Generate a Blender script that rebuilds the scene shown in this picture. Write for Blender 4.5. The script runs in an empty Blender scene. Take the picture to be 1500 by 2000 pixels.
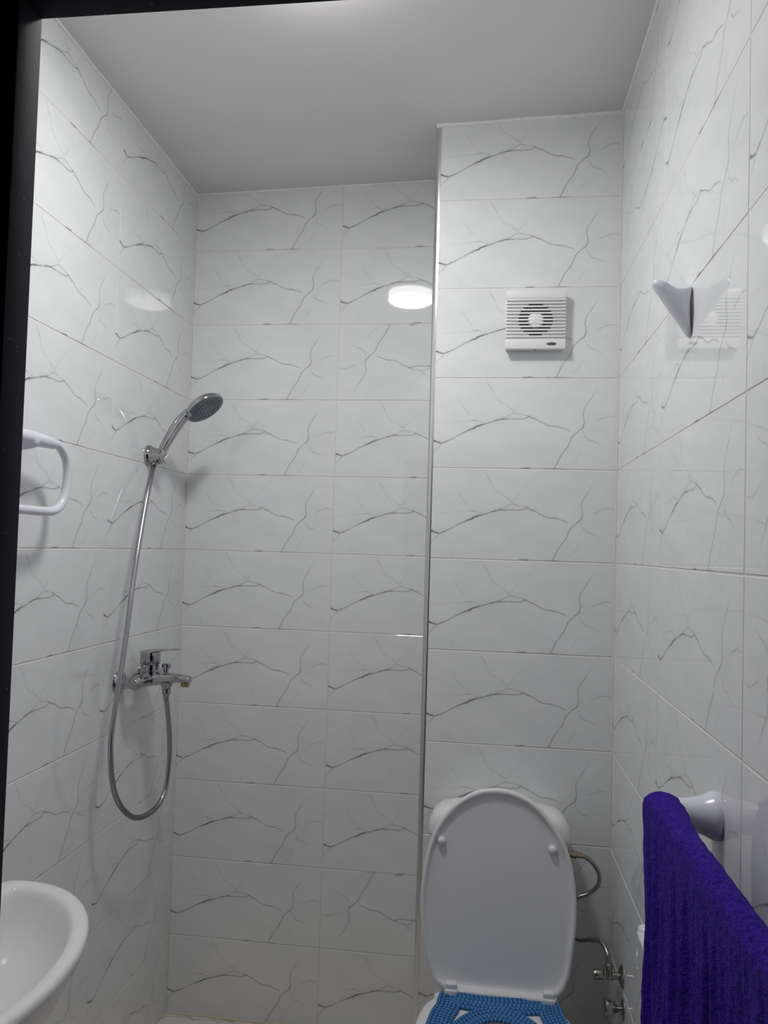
import bpy, bmesh, math, random
from mathutils import Vector, Matrix, noise
random.seed(7)
S = bpy.context.scene
COL = S.collection

# ------------------------------------------------------------------ camera
cam = bpy.data.cameras.new('camera'); camo = bpy.data.objects.new('camera', cam); COL.objects.link(camo)
M = Matrix(((0.992032, -0.024475, 0.123588), (0.122592, -0.038734, -0.991701), (0.029059, 0.99895, -0.035425)))
camo.matrix_world = Matrix.Translation((0.9941, 0.0, 1.5326)) @ M.to_4x4()
cam.sensor_fit = 'AUTO'; cam.sensor_width = 36.0; cam.lens = 26.5195
cam.shift_x = -0.005634; cam.shift_y = 0.010164
cam.clip_start = 0.02
S.camera = camo
# ------------------------------------------------------------------ world, exposure
LAMP_STRENGTH = 102.0
EXPOSURE = 0.0
W = bpy.data.worlds.new('night'); S.world = W; W.use_nodes = True
W.node_tree.nodes['Background'].inputs[0].default_value = (0.5, 0.52, 0.6, 1)
W.node_tree.nodes['Background'].inputs[1].default_value = 0.004
vs = S.view_settings
vs.view_transform = 'Standard'; vs.look = 'None'; vs.gamma = 1.0; vs.exposure = EXPOSURE; vs.use_curve_mapping = False

# ------------------------------------------------------------------ room measures
YB, YC, XR, XE = 2.4161, 2.0964, 1.3489, 0.847
ZL, DZ = 2.519, 0.2519
YF = 0.60
LAMP = (0.634, 1.405)
def ceil_z(x): return 2.716 + 0.029 * x

# ------------------------------------------------------------------ material helpers
class NT:
    def __init__(s, name):
        m = bpy.data.materials.new(name); m.use_nodes = True
        s.m = m; s.t = m.node_tree; s.b = s.t.nodes['Principled BSDF']
    def n(s, typ, **kw):
        nd = s.t.nodes.new(typ)
        for k, v in kw.items(): setattr(nd, k, v)
        return nd
    def link(s, a, b): s.t.links.new(a, b)
    def put(s, sock, v):
        if hasattr(v, 'links'): s.link(v, sock)
        else: sock.default_value = v
    def math(s, op, a, b=None, c=None, clamp=False):
        nd = s.n('ShaderNodeMath', operation=op, use_clamp=clamp)
        s.put(nd.inputs[0], a)
        if b is not None: s.put(nd.inputs[1], b)
        if c is not None: s.put(nd.inputs[2], c)
        return nd.outputs[0]
    def noise(s, vec, scale, detail=2.0, rough=0.5, dist=0.0):
        nd = s.n('ShaderNodeTexNoise'); 
        if vec is not None: s.link(vec, nd.inputs['Vector'])
        nd.inputs['Scale'].default_value = scale; nd.inputs['Detail'].default_value = detail
        nd.inputs['Roughness'].default_value = rough; nd.inputs['Distortion'].default_value = dist
        return nd.outputs[0]
    def ramp(s, fac, stops):
        nd = s.n('ShaderNodeValToRGB'); s.link(fac, nd.inputs[0]); e = nd.color_ramp.elements
        while len(e) < len(stops): e.new(0.5)
        for el, (p, c) in zip(e, stops):
            el.position = p; el.color = (*c, 1)
        return nd.outputs[0]
    def curve(s, x, pts):
        nd = s.n('ShaderNodeFloatCurve'); s.link(x, nd.inputs['Value'])
        c = nd.mapping.curves[0]
        c.points[0].location = pts[0]; c.points[-1].location = pts[-1]
        for p in pts[1:-1]: c.points.new(*p)
        for p in c.points: p.handle_type = 'VECTOR'
        nd.mapping.update()
        return nd.outputs[0]
    def bump(s, h, strength, dist=0.001):
        nd = s.n('ShaderNodeBump'); nd.inputs['Strength'].default_value = strength; nd.inputs['Distance'].default_value = dist
        s.link(h, nd.inputs['Height']); s.link(nd.outputs[0], s.b.inputs['Normal'])
        return nd
    def set(s, **kw):
        al = dict(color='Base Color', rough='Roughness', metal='Metallic', spec='Specular IOR Level', ior='IOR', coat='Coat Weight', coatr='Coat Roughness', sheen='Sheen Weight', sss='Subsurface Weight')
        for k, v in kw.items():
            s.put(s.b.inputs[al[k]], (*v, 1) if isinstance(v, tuple) else v)
        return s
    def obj(s): return s.n('ShaderNodeTexCoord').outputs['Object']
    def uv(s): return s.n('ShaderNodeTexCoord').outputs['UV']

def plain(name, color, rough, metal=0.0, var=0.04, scale=30.0, **kw):
    t = NT(name)
    nz = t.noise(t.obj(), scale, 3)
    t.set(rough=rough, metal=metal, **kw)
    c0 = tuple(c * (1 - var) for c in color); c1 = tuple(min(1, c * (1 + var)) for c in color)
    t.set(color=t.ramp(nz, [(0.3, c0), (0.7, c1)]))
    return t.m

# marbled tile: printed veins drawn as curves over one tile's own UV square
VU = dict(
 A=([(0.0037,0.3024,1.0),(0.0281,0.2827,0.9),(0.0523,0.2746,0.8),(0.1079,0.3231,0.5),(0.1355,0.358,0.5),(0.1711,0.3946,0.6),(0.2108,0.4328,0.9),(0.2504,0.4692,1),(0.2902,0.494,0.7),(0.3299,0.522,0.65),(0.3777,0.5484,0.8),(0.4259,0.55,0.5),(0.4741,0.5517,0.5),(0.5101,0.5599,0.5),(0.5259,0.5762,0.7),(0.5707,0.5386,0.55),(0.6279,0.4783,0.6),(0.6763,0.4703,0.5),(0.7128,0.4509,0.45),(0.7495,0.4217,0.3)], 0.0024, .91),
 A2=([(0.3737,0.5467,0.4),(0.4014,0.5714,0.35),(0.4291,0.6009,0.3),(0.4449,0.6172,0.4),(0.4894,0.5975,0.3),(0.5258,0.5778,0.45)], 0.0026, .9),
 F=([(0.0024,0.1662,0.35),(0.0211,0.2063,0.3),(0.0523,0.273,0.5)], 0.002, .7),
 G=([(0.1418,0.7418,0.08),(0.1669,0.6756,0.22),(0.2003,0.5929,0.15)], 0.003, .65),
 G2=([(0.0249,0.5018,0.08),(0.1292,0.5119,0.1),(0.1933,0.5219,0.15),(0.2293,0.5351,0.4),(0.2576,0.522,0.2),(0.2902,0.4957,0.3)], 0.003, .95),
 H=([(0.2866,0.9798,0.12),(0.3161,0.8889,0.28),(0.3503,0.7571,0.15),(0.3911,0.7158,0.13),(0.4405,0.6418,0.22)], 0.0035, .6),
 H2=([(0.4445,0.6418,0.2),(0.4869,0.7481,0.1),(0.5336,0.8378,0.08),(0.604,0.9432,0.04)], 0.0035, .65),
 E=([(0.8841,0.5323,0.35),(0.9157,0.5647,0.3),(0.9474,0.5873,0.35),(0.985,0.5776,0.3)], 0.0022, .92),
 D=([(0.8138,0.422,0.4),(0.8243,0.3701,0.35),(0.8476,0.3281,0.35),(0.8801,0.3089,0.3),(0.9113,0.2736,0.2)], 0.0022, .8),
 B=([(0.4829,0.0079,0.1),(0.491,0.0064,0.8),(0.5272,0.007,0.8),(0.5474,0.0057,0.2),(0.6037,0.0066,0.3),(0.6601,0.0059,0.7),(0.7286,0.0053,0.5),(0.7487,0.0057,0.1)], 0.0026, 1.0))
VV = dict(
 C=([(0.002,0.6642,0.6),(0.0338,0.6717,0.6),(0.1448,0.698,0.5),(0.251,0.7364,0.55),(0.3568,0.757,0.6),(0.4089,0.7819,0.65),(0.4577,0.8131,0.7),(0.5193,0.8217,0.5),(0.6004,0.8146,0.45),(0.6652,0.8191,0.4),(0.7542,0.8481,0.4),(0.8269,0.8708,0.25),(0.8915,0.8857,0.1)], 0.0023, .93),
 J=([(0.0512,0.7479,0.12),(0.0971,0.7793,0.18),(0.1623,0.7983,0.18),(0.2111,0.8095,0.1)], 0.0028, .85),
 K=([(0.022,0.1285,0.1),(0.1214,0.1334,0.1)], 0.0035, 1.0))

def make_tile():
    t = NT('veined_tile')
    uv = t.uv()
    wob = t.n('ShaderNodeTexNoise'); t.link(uv, wob.inputs['Vector']); wob.inputs['Scale'].default_value = 34; wob.inputs['Detail'].default_value = 4
    sep = t.n('ShaderNodeSeparateXYZ'); t.link(uv, sep.inputs[0])
    sw = t.n('ShaderNodeSeparateColor'); t.link(wob.outputs['Color'], sw.inputs[0])
    u = t.math('ADD', sep.outputs[0], t.math('MULTIPLY', t.math('SUBTRACT', sw.outputs[0], 0.5), 0.010))
    v = t.math('ADD', sep.outputs[1], t.math('MULTIPLY', t.math('SUBTRACT', sw.outputs[1], 0.5), 0.022))
    patch = t.math('MULTIPLY_ADD', t.noise(uv, 14, 3), 0.9, 0.5)
    dark = None
    def vein(s, w, size, pts, width, cosf):
        nonlocal dark
        e = 0.006
        cen = t.curve(s, [(p[0], p[1]) for p in pts])
        a = [(max(0, pts[0][0] - e), 0.0)] + [(p[0], p[2]) for p in pts] + [(min(1, pts[-1][0] + e), 0.0)]
        if a[0][0] > 0.0005: a = [(0, 0)] + a
        if a[-1][0] < 0.9995: a = a + [(1, 0)]
        inten = t.curve(s, a)
        d = t.math('MULTIPLY', t.math('ABSOLUTE', t.math('SUBTRACT', w, cen)), size * cosf)
        wid = t.math('MULTIPLY', t.math('MULTIPLY_ADD', inten, 0.75, 0.45), width * 1.25)
        k = t.math('SUBTRACT', 1.0, t.math('DIVIDE', d, wid), clamp=True)
        k = t.math('MULTIPLY', t.math('POWER', k, 1.15), t.math('MULTIPLY', inten, patch))
        # faint halo of grey beside the vein
        halo = t.math('SUBTRACT', 1.0, t.math('DIVIDE', d, width * 6.0), clamp=True)
        k = t.math('ADD', k, t.math('MULTIPLY', t.math('MULTIPLY', halo, halo), t.math('MULTIPLY', inten, 0.07)))
        dark = k if dark is None else t.math('MAXIMUM', dark, k)
    for pts, wd, cf in VU.values(): vein(u, v, 0.25, pts, wd, cf)
    for pts, wd, cf in VV.values(): vein(v, u, 0.50, pts, wd, cf)
    cloud = t.noise(uv, 3.2, 4, 0.55)
    base = t.ramp(cloud, [(0.3, (0.755, 0.767, 0.776)), (0.62, (0.812, 0.822, 0.832))])
    mix = t.n('ShaderNodeMix', data_type='RGBA'); t.put(mix.inputs[0], t.math('MINIMUM', dark, 0.97))
    t.link(base, mix.inputs[6]); mix.inputs[7].default_value = (0.045, 0.045, 0.05, 1)
    t.set(color=mix.outputs[2], rough=0.03, spec=0.62)
    t.bump(t.noise(t.obj(), 7.0, 1), 0.02, 0.004)
    return t.m
TILE = make_tile()
GROUT = plain('grout', (0.73, 0.725, 0.70), 0.85, scale=60)
SILICONE = plain('white_sealant', (0.88, 0.88, 0.86), 0.5, scale=50)
CEIL = plain('ceiling_paint', (0.78, 0.765, 0.76), 0.75, var=0.015, scale=4)
PLASTER = plain('dark_plaster', (0.1, 0.1, 0.1), 0.8)
CERAMIC = plain('white_ceramic', (0.80, 0.80, 0.80), 0.09, var=0.01, scale=6)
LIDPL = plain('toilet_plastic', (0.76, 0.76, 0.775), 0.42, var=0.01, scale=6)
PLASTIC = plain('white_plastic', (0.74, 0.745, 0.83), 0.22, var=0.01, scale=8)
FANPL = plain('fan_plastic', (0.80, 0.80, 0.80), 0.35, var=0.01)
CHROME = plain('chrome', (0.45, 0.45, 0.46), 0.10, 1.0, var=0.02)
TRIMMET = plain('polished_trim', (0.72, 0.72, 0.74), 0.24, 1.0, var=0.02)
STEEL = plain('braided_steel', (0.36, 0.35, 0.34), 0.3, 1.0, var=0.25, scale=500)
BRASS = plain('dull_brass', (0.42, 0.34, 0.22), 0.32, 1.0, var=0.1)
NICKEL = plain('dull_nickel', (0.42, 0.40, 0.36), 0.25, 1.0, var=0.08)
BLACK = plain('dark_void_plastic', (0.015, 0.015, 0.016), 0.5)
RUBBER = plain('black_rubber', (0.02, 0.02, 0.02), 0.6)
GREYOVAL = plain('grey_badge', (0.09, 0.09, 0.095), 0.4)
NOZZLE = plain('grey_nozzle_plate', (0.17, 0.19, 0.225), 0.4, var=0.15, scale=300)
NOZDOT = plain('dark_nozzle', (0.03, 0.035, 0.045), 0.5)

def frame_mat():
    t = NT('black_painted_frame')
    o = t.obj()
    sp = t.ramp(t.noise(o, 260, 2), [(0.70, (0.030, 0.027, 0.038)), (0.76, (0.16, 0.16, 0.17))])
    t.set(color=sp, rough=0.7, spec=0.06)
    t.bump(t.noise(o, 60, 3), 0.25, 0.001)
    return t.m
FRAME = frame_mat()

def floor_mat():
    t = NT('marble_floor_tile')
    o = t.obj()
    br = t.n('ShaderNodeTexBrick'); t.link(o, br.inputs[0]); br.offset = 0.0
    br.inputs['Scale'].default_value = 1.0; br.inputs['Mortar Size'].default_value = 0.0015
    br.inputs['Brick Width'].default_value = 0.4; br.inputs['Row Height'].default_value = 0.4
    br.inputs['Mortar'].default_value = (0.5, 0.48, 0.42, 1)
    nz = t.noise(o, 2.6, 4, 0.5, 0.6)
    v = t.math('ABSOLUTE', t.math('SUBTRACT', nz, 0.5))
    c = t.ramp(v, [(0.0, (0.42, 0.41, 0.41)), (0.008, (0.76, 0.70, 0.63))])
    t.link(c, br.inputs['Color1']); t.link(c, br.inputs['Color2'])
    t.set(color=br.outputs[0], rough=0.15)
    return t.m
FLOOR = floor_mat()

def towel_mat():
    t = NT('purple_terry')
    o = t.obj()
    n1 = t.noise(o, 420, 2, 0.6); n2 = t.noise(o, 140, 3, 0.6)
    h = t.math('ADD', n1, n2)
    c = t.ramp(t.math('MULTIPLY', h, 0.5), [(0.32, (0.014, 0.004, 0.14)), (0.52, (0.050, 0.014, 0.36)), (0.7, (0.085, 0.030, 0.48))])
    t.set(color=c, rough=0.95, spec=0.1, sheen=0.04)
    t.bump(h, 1.0, 0.004)
    return t.m
TOWEL = towel_mat()

def crochet_mat():
    t = NT('blue_crochet')
    uv = t.uv(); sep = t.n('ShaderNodeSeparateXYZ'); t.link(uv, sep.inputs[0])
    a = t.math('SINE', t.math('ADD', t.math('MULTIPLY', sep.outputs[0], 620.0), t.math('MULTIPLY', t.math('ABSOLUTE', t.math('SINE', t.math('MULTIPLY', sep.outputs[1], 6.2832))), 2.6)))
    f = t.noise(t.obj(), 900, 2)
    h = t.math('ADD', t.math('MULTIPLY_ADD', a, 0.5, 0.5), t.math('MULTIPLY', f, 0.5))
    c = t.ramp(t.math('MULTIPLY', h, 0.66), [(0.05, (0.02, 0.09, 0.27)), (0.5, (0.06, 0.22, 0.52)), (0.95, (0.13, 0.34, 0.66))])
    t.set(color=c, rough=0.8, spec=0.25)
    t.bump(h, 0.8, 0.003)
    return t.m
CROCHET = crochet_mat()

def emit_mat():
    t = NT('lit_diffuser')
    t.set(color=(0.9, 0.9, 0.9), rough=0.4)
    t.b.inputs['Emission Color'].default_value = (1.0, 0.995, 0.985, 1)
    # the flat middle of the diffuser glows far brighter than its side band
    sp = t.n('ShaderNodeSeparateXYZ'); t.link(t.n('ShaderNodeTexCoord').outputs['Normal'], sp.inputs[0])
    dn = t.math('MAXIMUM', t.math('MULTIPLY', sp.outputs[2], -1.0), 0.0)
    t.link(t.math('MULTIPLY', t.math('MULTIPLY_ADD', t.math('POWER', dn, 3.0), 0.91, 0.09), LAMP_STRENGTH), t.b.inputs['Emission Strength'])
    return t.m
LIT = emit_mat()

# ------------------------------------------------------------------ object helpers
ORG = {}
def tag(o, label=None, cat=None, group=None, kind=None):
    if label: o['label'] = label
    if cat: o['category'] = cat
    if group: o['group'] = group
    if kind: o['kind'] = kind
    return o
def thing(name, loc, label, cat, group=None):
    o = bpy.data.objects.new(name, None); COL.objects.link(o); o.location = loc
    o.empty_display_size = 0.05
    ORG[o.name] = Vector(loc)
    return tag(o, label, cat, group)
class G:
    """geometry in world coordinates"""
    def __init__(s): s.v = []; s.f = []; s.m = []; s.uv = {}
    def add(s, vs, fs, mi=0, uvs=None):
        b = len(s.v); s.v += [tuple(p) for p in vs]
        for i, f in enumerate(fs):
            if uvs: s.uv[len(s.f)] = uvs[i]
            s.f.append([b + k for k in f]); s.m.append(mi)
        return s
    def build(s, name, mats, parent=None, org=None, smooth=True, angle=40):
        if not isinstance(mats, (list, tuple)): mats = [mats]
        o0 = ORG[parent.name] if parent else Vector(org or (0, 0, 0))
        if org: o0 = Vector(org)
        me = bpy.data.meshes.new(name)
        me.from_pydata([tuple(Vector(p) - o0) for p in s.v], [], s.f)
        for m in mats: me.materials.append(m)
        for p, mi in zip(me.polygons, s.m): p.material_index = mi; p.use_smooth = smooth
        if s.uv:
            l = me.uv_layers.new(name='UVMap')
            for fi, uvs in s.uv.items():
                for li, q in zip(me.polygons[fi].loop_indices, uvs): l.data[li].uv = q
        me.update()
        bm = bmesh.new(); bm.from_mesh(me); bmesh.ops.recalc_face_normals(bm, faces=bm.faces) if not s.uv else None
        bm.to_mesh(me); bm.free()
        if smooth: me.set_sharp_from_angle(angle=math.radians(angle))
        o = bpy.data.objects.new(name, me); COL.objects.link(o)
        if parent: o.parent = parent; o.location = o0 - ORG[parent.name]
        else: o.location = o0
        ORG[o.name] = o0.copy()
        return o

def frame_for(d):
    d = Vector(d).normalized()
    a = Vector((0, 0, 1)) if abs(d.z) < 0.9 else Vector((1, 0, 0))
    x = d.cross(a).normalized(); y = d.cross(x).normalized()
    return x, y, d
def lathe(g, o, d, prof, seg=32, mi=0, sx=1.0, sy=1.0):
    """prof: (radius, height along d); r=0 closes"""
    x, y, d = frame_for(d); o = Vector(o)
    vs = []; fs = []; rings = []
    for r, h in prof:
        if r < 1e-6:
            rings.append([len(vs)]); vs.append(o + d * h)
        else:
            rings.append(list(range(len(vs), len(vs) + seg)))
            for k in range(seg):
                a = 2 * math.pi * k / seg
                vs.append(o + d * h + x * (r * sx * math.cos(a)) + y * (r * sy * math.sin(a)))
    for a, b in zip(rings, rings[1:]):
        for k in range(seg):
            k2 = (k + 1) % seg
            if len(a) == 1 and len(b) == 1: continue
            if len(a) == 1: fs.append([a[0], b[k], b[k2]])
            elif len(b) == 1: fs.append([a[k], b[0], a[k2]])
            else: fs.append([a[k], b[k], b[k2], a[k2]])
    return g.add(vs, fs, mi)
def spline(pts, n=10, closed=False):
    P = [Vector(p) for p in pts]; out = []
    L = len(P)
    for i in range(L if closed else L - 1):
        if closed: p0, p1, p2, p3 = P[i - 1], P[i], P[(i + 1) % L], P[(i + 2) % L]
        else: p0, p1, p2, p3 = P[max(i - 1, 0)], P[i], P[i + 1], P[min(i + 2, L - 1)]
        for k in range(n):
            t = k / n
            out.append(0.5 * ((2 * p1) + (p2 - p0) * t + (2 * p0 - 5 * p1 + 4 * p2 - p3) * t * t + (3 * p1 - p0 - 3 * p2 + p3) * t ** 3))
    if not closed: out.append(P[-1])
    return out
def resample(pts, step, closed=False):
    P = list(pts) + ([pts[0]] if closed else [])
    out = [P[0].copy()]; acc = 0
    for a, b in zip(P, P[1:]):
        L = (b - a).length
        if L < 1e-9: continue
        d = step - acc
        while d <= L: out.append(a.lerp(b, d / L)); d += step
        acc = L - (d - step)
    if not closed: out.append(P[-1].copy())
    return out
def tube(g, pts, rad, seg=12, mi=0, closed=False, caps=True, flat=1.0, up=None, uv=False):
    P = [Vector(p) for p in pts]; n = len(P)
    R = rad if isinstance(rad, (list, tuple)) else [rad] * n
    T = []
    for i in range(n):
        if closed: T.append((P[(i + 1) % n] - P[i - 1]).normalized())
        else: T.append((P[min(i + 1, n - 1)] - P[max(i - 1, 0)]).normalized())
    if up: x = Vector(up) - T[0] * Vector(up).dot(T[0]); x.normalize()
    else: x = frame_for(T[0])[0]
    vs = []; fs = []; uvs = []; ln = 0; lens = []
    for i in range(n):
        if i: ln += (P[i] - P[i - 1]).length
        lens.append(ln)
        if up: x = Vector(up) - T[i] * Vector(up).dot(T[i])
        else: x = x - T[i] * x.dot(T[i])
        x.normalize(); y = T[i].cross(x)
        for k in range(seg):
            a = 2 * math.pi * k / seg
            vs.append(P[i] + x * (R[i] * flat * math.cos(a)) + y * (R[i] * math.sin(a)))
    for i in range(n if closed else n - 1):
        j = (i + 1) % n
        la, lb = lens[i], (lens[j] if j else ln + (P[0] - P[-1]).length)
        for k in range(seg):
            k2 = (k + 1) % seg
            fs.append([i * seg + k, j * seg + k, j * seg + k2, i * seg + k2])
            uvs.append([(la, k / seg), (lb, k / seg), (lb, (k + 1) / seg), (la, (k + 1) / seg)])
    if caps and not closed:
        for i0, sgn in ((0, -1), ((n - 1) * seg, 1)):
            vs.append(P[0] if sgn < 0 else P[-1]); c = len(vs) - 1
            for k in range(seg):
                fs.append([i0 + k, i0 + (k + 1) % seg, c]); uvs.append([(0, 0)] * 3)
    return g.add(vs, fs, mi, uvs if uv else None)
def box(g, lo, hi, bev=0.0, seg=2, mi=0, mat=None):
    bm = bmesh.new(); bmesh.ops.create_cube(bm, size=1)
    c = [(a + b) / 2 for a, b in zip(lo, hi)]; s = [b - a for a, b in zip(lo, hi)]
    for v in bm.verts: v.co = Vector([v.co[i] * s[i] for i in range(3)])
    if bev > 0: bmesh.ops.bevel(bm, geom=bm.edges[:], offset=bev, segments=seg, profile=0.5, affect='EDGES')
    for v in bm.verts:
        if mat is not None: v.co = mat @ v.co
        v.co += Vector(c)
    bm.verts.index_update()
    g.add([v.co.copy() for v in bm.verts], [[v.index for v in f.verts] for f in bm.faces], mi); bm.free()
    return g
def loft(g, rings, mi=0, cap0=False, cap1=False):
    n = len(rings[0]); vs = [p for r in rings for p in r]; fs = []
    for i in range(len(rings) - 1):
        for k in range(n):
            k2 = (k + 1) % n
            fs.append([i * n + k, (i + 1) * n + k, (i + 1) * n + k2, i * n + k2])
    for flag, i in ((cap0, 0), (cap1, len(rings) - 1)):
        if flag:
            c = sum((Vector(p) for p in rings[i]), Vector()) / n; vs.append(c)
            for k in range(n): fs.append([i * n + k, i * n + (k + 1) % n, len(vs) - 1])
    return g.add(vs, fs, mi)

# ------------------------------------------------------------------ the room
def panel(name, o, ud, nrm, cols, rot=(), back=0.10, ceil=None, u0=None, u1=None):
    """tiled wall: backing slab in grout + one bevelled plate per tile. o at floor; ud along; nrm into room"""
    o = Vector(o); ud = Vector(ud); nrm = Vector(nrm); g = G()
    z = Vector((0, 0, 1)); j = 0.0015; ch = 0.0009; rec = 0.0010
    ua = u0 if u0 is not None else min(c[0] for c in cols); ub = u1 if u1 is not None else max(c[1] for c in cols)
    def P(u, h, n): return o + ud * u + z * h + nrm * n
    q = []
    for n in (-rec, -back):
        q += [P(ua, 0, n), P(ub, 0, n), P(ub, ceil(P(ub, 0, 0).x), n), P(ua, ceil(P(ua, 0, 0).x), n)]
    g.add(q, [[0, 1, 2, 3], [4, 7, 6, 5], [0, 4, 5, 1], [1, 5, 6, 2], [2, 6, 7, 3], [3, 7, 4, 0]], 1, [[(0, 0)] * 4] * 6)
    for ci, (a, b, ps) in enumerate(cols):
        for r in range(11):
            z0 = ZL - DZ * r; z1 = z0 + DZ
            if r == 10: z0 = max(z0, 0.0)
            A, B = a + j, b - j
            zb = z0 + j
            za, zc = z1 - j, z1 - j
            if r == 0: za = ceil(P(A, 0, 0).x) - 0.001; zc = ceil(P(B, 0, 0).x) - 0.001
            t4 = [random.uniform(-1, 1) * 0.00022 for _ in range(4)]
            out = [(A, zb), (B, zb), (B, zc), (A, za)]
            inn = [(A + ch, zb + ch), (B - ch, zb + ch), (B - ch, zc - ch), (A + ch, za - ch)]
            vs = [P(u, h, -0.004) for u, h in out] + [P(u, h, -ch * 0.6 + t) for (u, h), t in zip(out, t4)] + [P(u, h, t) for (u, h), t in zip(inn, t4)]
            def UV(u, h):
                x = (u - ps) / 0.5025; y = (h - z0) / DZ
                return (1 - x, 1 - y) if (ci, r) in rot else (x, y)
            uo = [UV(*p) for p in out]; ui = [UV(*p) for p in inn]
            fs = [[8, 9, 10, 11]]; uvs = [ui]
            for k in range(4):
                k2 = (k + 1) % 4
                fs.append([k, k2, 4 + k2, 4 + k]); uvs.append([uo[k], uo[k2], uo[k2], uo[k]])
                fs.append([4 + k, 4 + k2, 8 + k2, 8 + k]); uvs.append([uo[k], uo[k2], ui[k2], ui[k]])
            g.add(vs, fs, 0, uvs)
    ob = g.build(name, [TILE, GROUT], org=tuple(o), smooth=False)
    return tag(ob, kind='structure')

YJ = YB - 0.5151
# left wall, u = y
cl = [(YJ, YB - 0.001, YJ)]
y = YJ
while y > YF + 0.01:
    cl.append((max(y - 0.5028, YF), y, y - 0.5028)); y -= 0.5028
panel('wall_left', (0, 0, 0), (0, 1, 0), (1, 0, 0), cl, ceil=ceil_z)
panel('wall_back', (0, YB, 0), (1, 0, 0), (0, -1, 0), [(0.003, 0.5061, 0.0035), (0.5061, XE - 0.012, 0.5061)], rot={(1, 2), (1, 9)}, ceil=ceil_z, u0=-0.1, u1=1.45)
panel('wall_chase', (0, YC, 0), (1, 0, 0), (0, -1, 0), [(XE, XR - 0.002, XE)], back=0.08, ceil=ceil_z)
panel('wall_chase_side', (XE - 0.012, 0, 0), (0, 1, 0), (-1, 0, 0), [(YC + 0.013, YB, YC + 0.013)], back=0.06, ceil=ceil_z)
cr = []; d = 0.0; wd = 0.5085
while YC - d > YF + 0.01:
    cr.append((d + (0.002 if d == 0 else 0), min(d + wd, YC - YF), d + wd - 0.5025)); d += wd; wd = 0.5028
panel('wall_right', (XR, YC, 0), (0, -1, 0), (-1, 0, 0), cr, rot={(0, 1), (2, 4), (2, 5), (2, 8)}, ceil=ceil_z, u0=-0.42, u1=YC - YF)
g = G(); box(g, (-0.2, -0.5, -0.1), (XR + 0.2, YB + 0.1, 0.0)); tag(g.build('floor', FLOOR, smooth=False), kind='structure')
g = G(); xs = (-0.1, XR + 0.1); ys = (YF - 0.12, YB + 0.1)
vs = [(x, yy, ceil_z(x)) for x in xs for yy in ys] + [(x, yy, 2.9) for x in xs for yy in ys]
g.add(vs, [[0, 1, 3, 2], [4, 6, 7, 5], [0, 4, 5, 1], [2, 3, 7, 6], [0, 2, 6, 4], [1, 5, 7, 3]])
tag(g.build('ceiling', CEIL, smooth=False), kind='structure')
# wall holding the doorway
DX0, DX1, DZT = 0.600, 1.290, 1.987
g = G()
box(g, (-0.1, YF - 0.12, 0), (DX0 - 0.06, YF - 0.001, ceil_z(0)))
box(g, (DX0 - 0.06, YF - 0.12, DZT + 0.06), (XR + 0.1, YF - 0.001, ceil_z(0.6)))
box(g, (DX1 + 0.04, YF - 0.12, 0), (XR + 0.1, YF - 0.001, DZT + 0.06))
tag(g.build('wall_front', plain('front_wall_tile', (0.72, 0.72, 0.72), 0.2), smooth=False), kind='structure')
# black door frame with a stop step
g = G()
def jamb(x0, x1, step):
    box(g, (x0, 0.568, 0), (x1, YF + 0.001, DZT + 0.055), 0.0015)
    box(g, (x0 - (0.0 if step > 0 else -0.03), 0.46, 0), (x1 - (0.03 if step > 0 else 0.0), 0.569, DZT + 0.055), 0.0015)
jamb(DX0 - 0.06, DX0, 1); jamb(DX1, DX1 + 0.045, -1)
box(g, (DX0 - 0.06, 0.568, DZT), (DX1 + 0.045, YF + 0.001, DZT + 0.06), 0.0015)
box(g, (DX0 - 0.06, 0.46, DZT + 0.03), (DX1 + 0.045, 0.569, DZT + 0.06), 0.0015)
tag(g.build('door_1', FRAME, org=(DX0, YF, 0)), kind='structure')

# sealant beads and metal corner strip
def bead(name, a, b, r, wob=0.0012, n=60, mat=SILICONE):
    a, b = Vector(a), Vector(b); g = G(); pts = []; rad = []
    for i in range(n + 1):
        p = a.lerp(b, i / n)
        pts.append(p + Vector([noise.noise(p * 14 + Vector((k * 9, 3, 1))) * wob for k in range(3)]))
        rad.append(r * (1 + 0.3 * noise.noise(p * 23)))
    tube(g, pts, rad, 8)
    return tag(g.build(name, mat, org=tuple(a)), kind='structure')
e = 0.0015
bead('trim_1', (0.001, YF + 0.02, ceil_z(0) - e), (0.001, YB, ceil_z(0) - e), 0.0045)
bead('trim_2', (0, YB - 0.001, ceil_z(0) - e), (XE - 0.012, YB - 0.001, ceil_z(XE) - e), 0.0045)
bead('trim_3', (XE - 0.012, YC + 0.003, ceil_z(XE) - 0.002), (XR, YC - 0.001, ceil_z(XR) - 0.002), 0.0080, 0.002)
bead('trim_4', (XR - 0.001, YF + 0.02, ceil_z(XR) - e), (XR - 0.001, YC, ceil_z(XR) - e), 0.0045)
bead('trim_5', (0.0008, YB - 0.0008, 0.0), (0.0008, YB - 0.0008, ceil_z(0)), 0.0034, 0.0006, mat=GROUT)
bead('trim_6', (XR - 0.0008, YC - 0.0008, 0.0), (XR - 0.0008, YC - 0.0008, ceil_z(XR)), 0.0034, 0.0006, mat=GROUT)
bead('trim_8', (0.002, YB - 0.002, 0.001), (XE - 0.012, YB - 0.002, 0.001), 0.004, 0.001, mat=plain('yellowed_grout', (0.62, 0.58, 0.42), 0.8))
g = G(); cx, cy = XE - 0.0005, YC + 0.0125
prof = [(XE - 0.0125 + 0.012, YC + 0.0165)]
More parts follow.
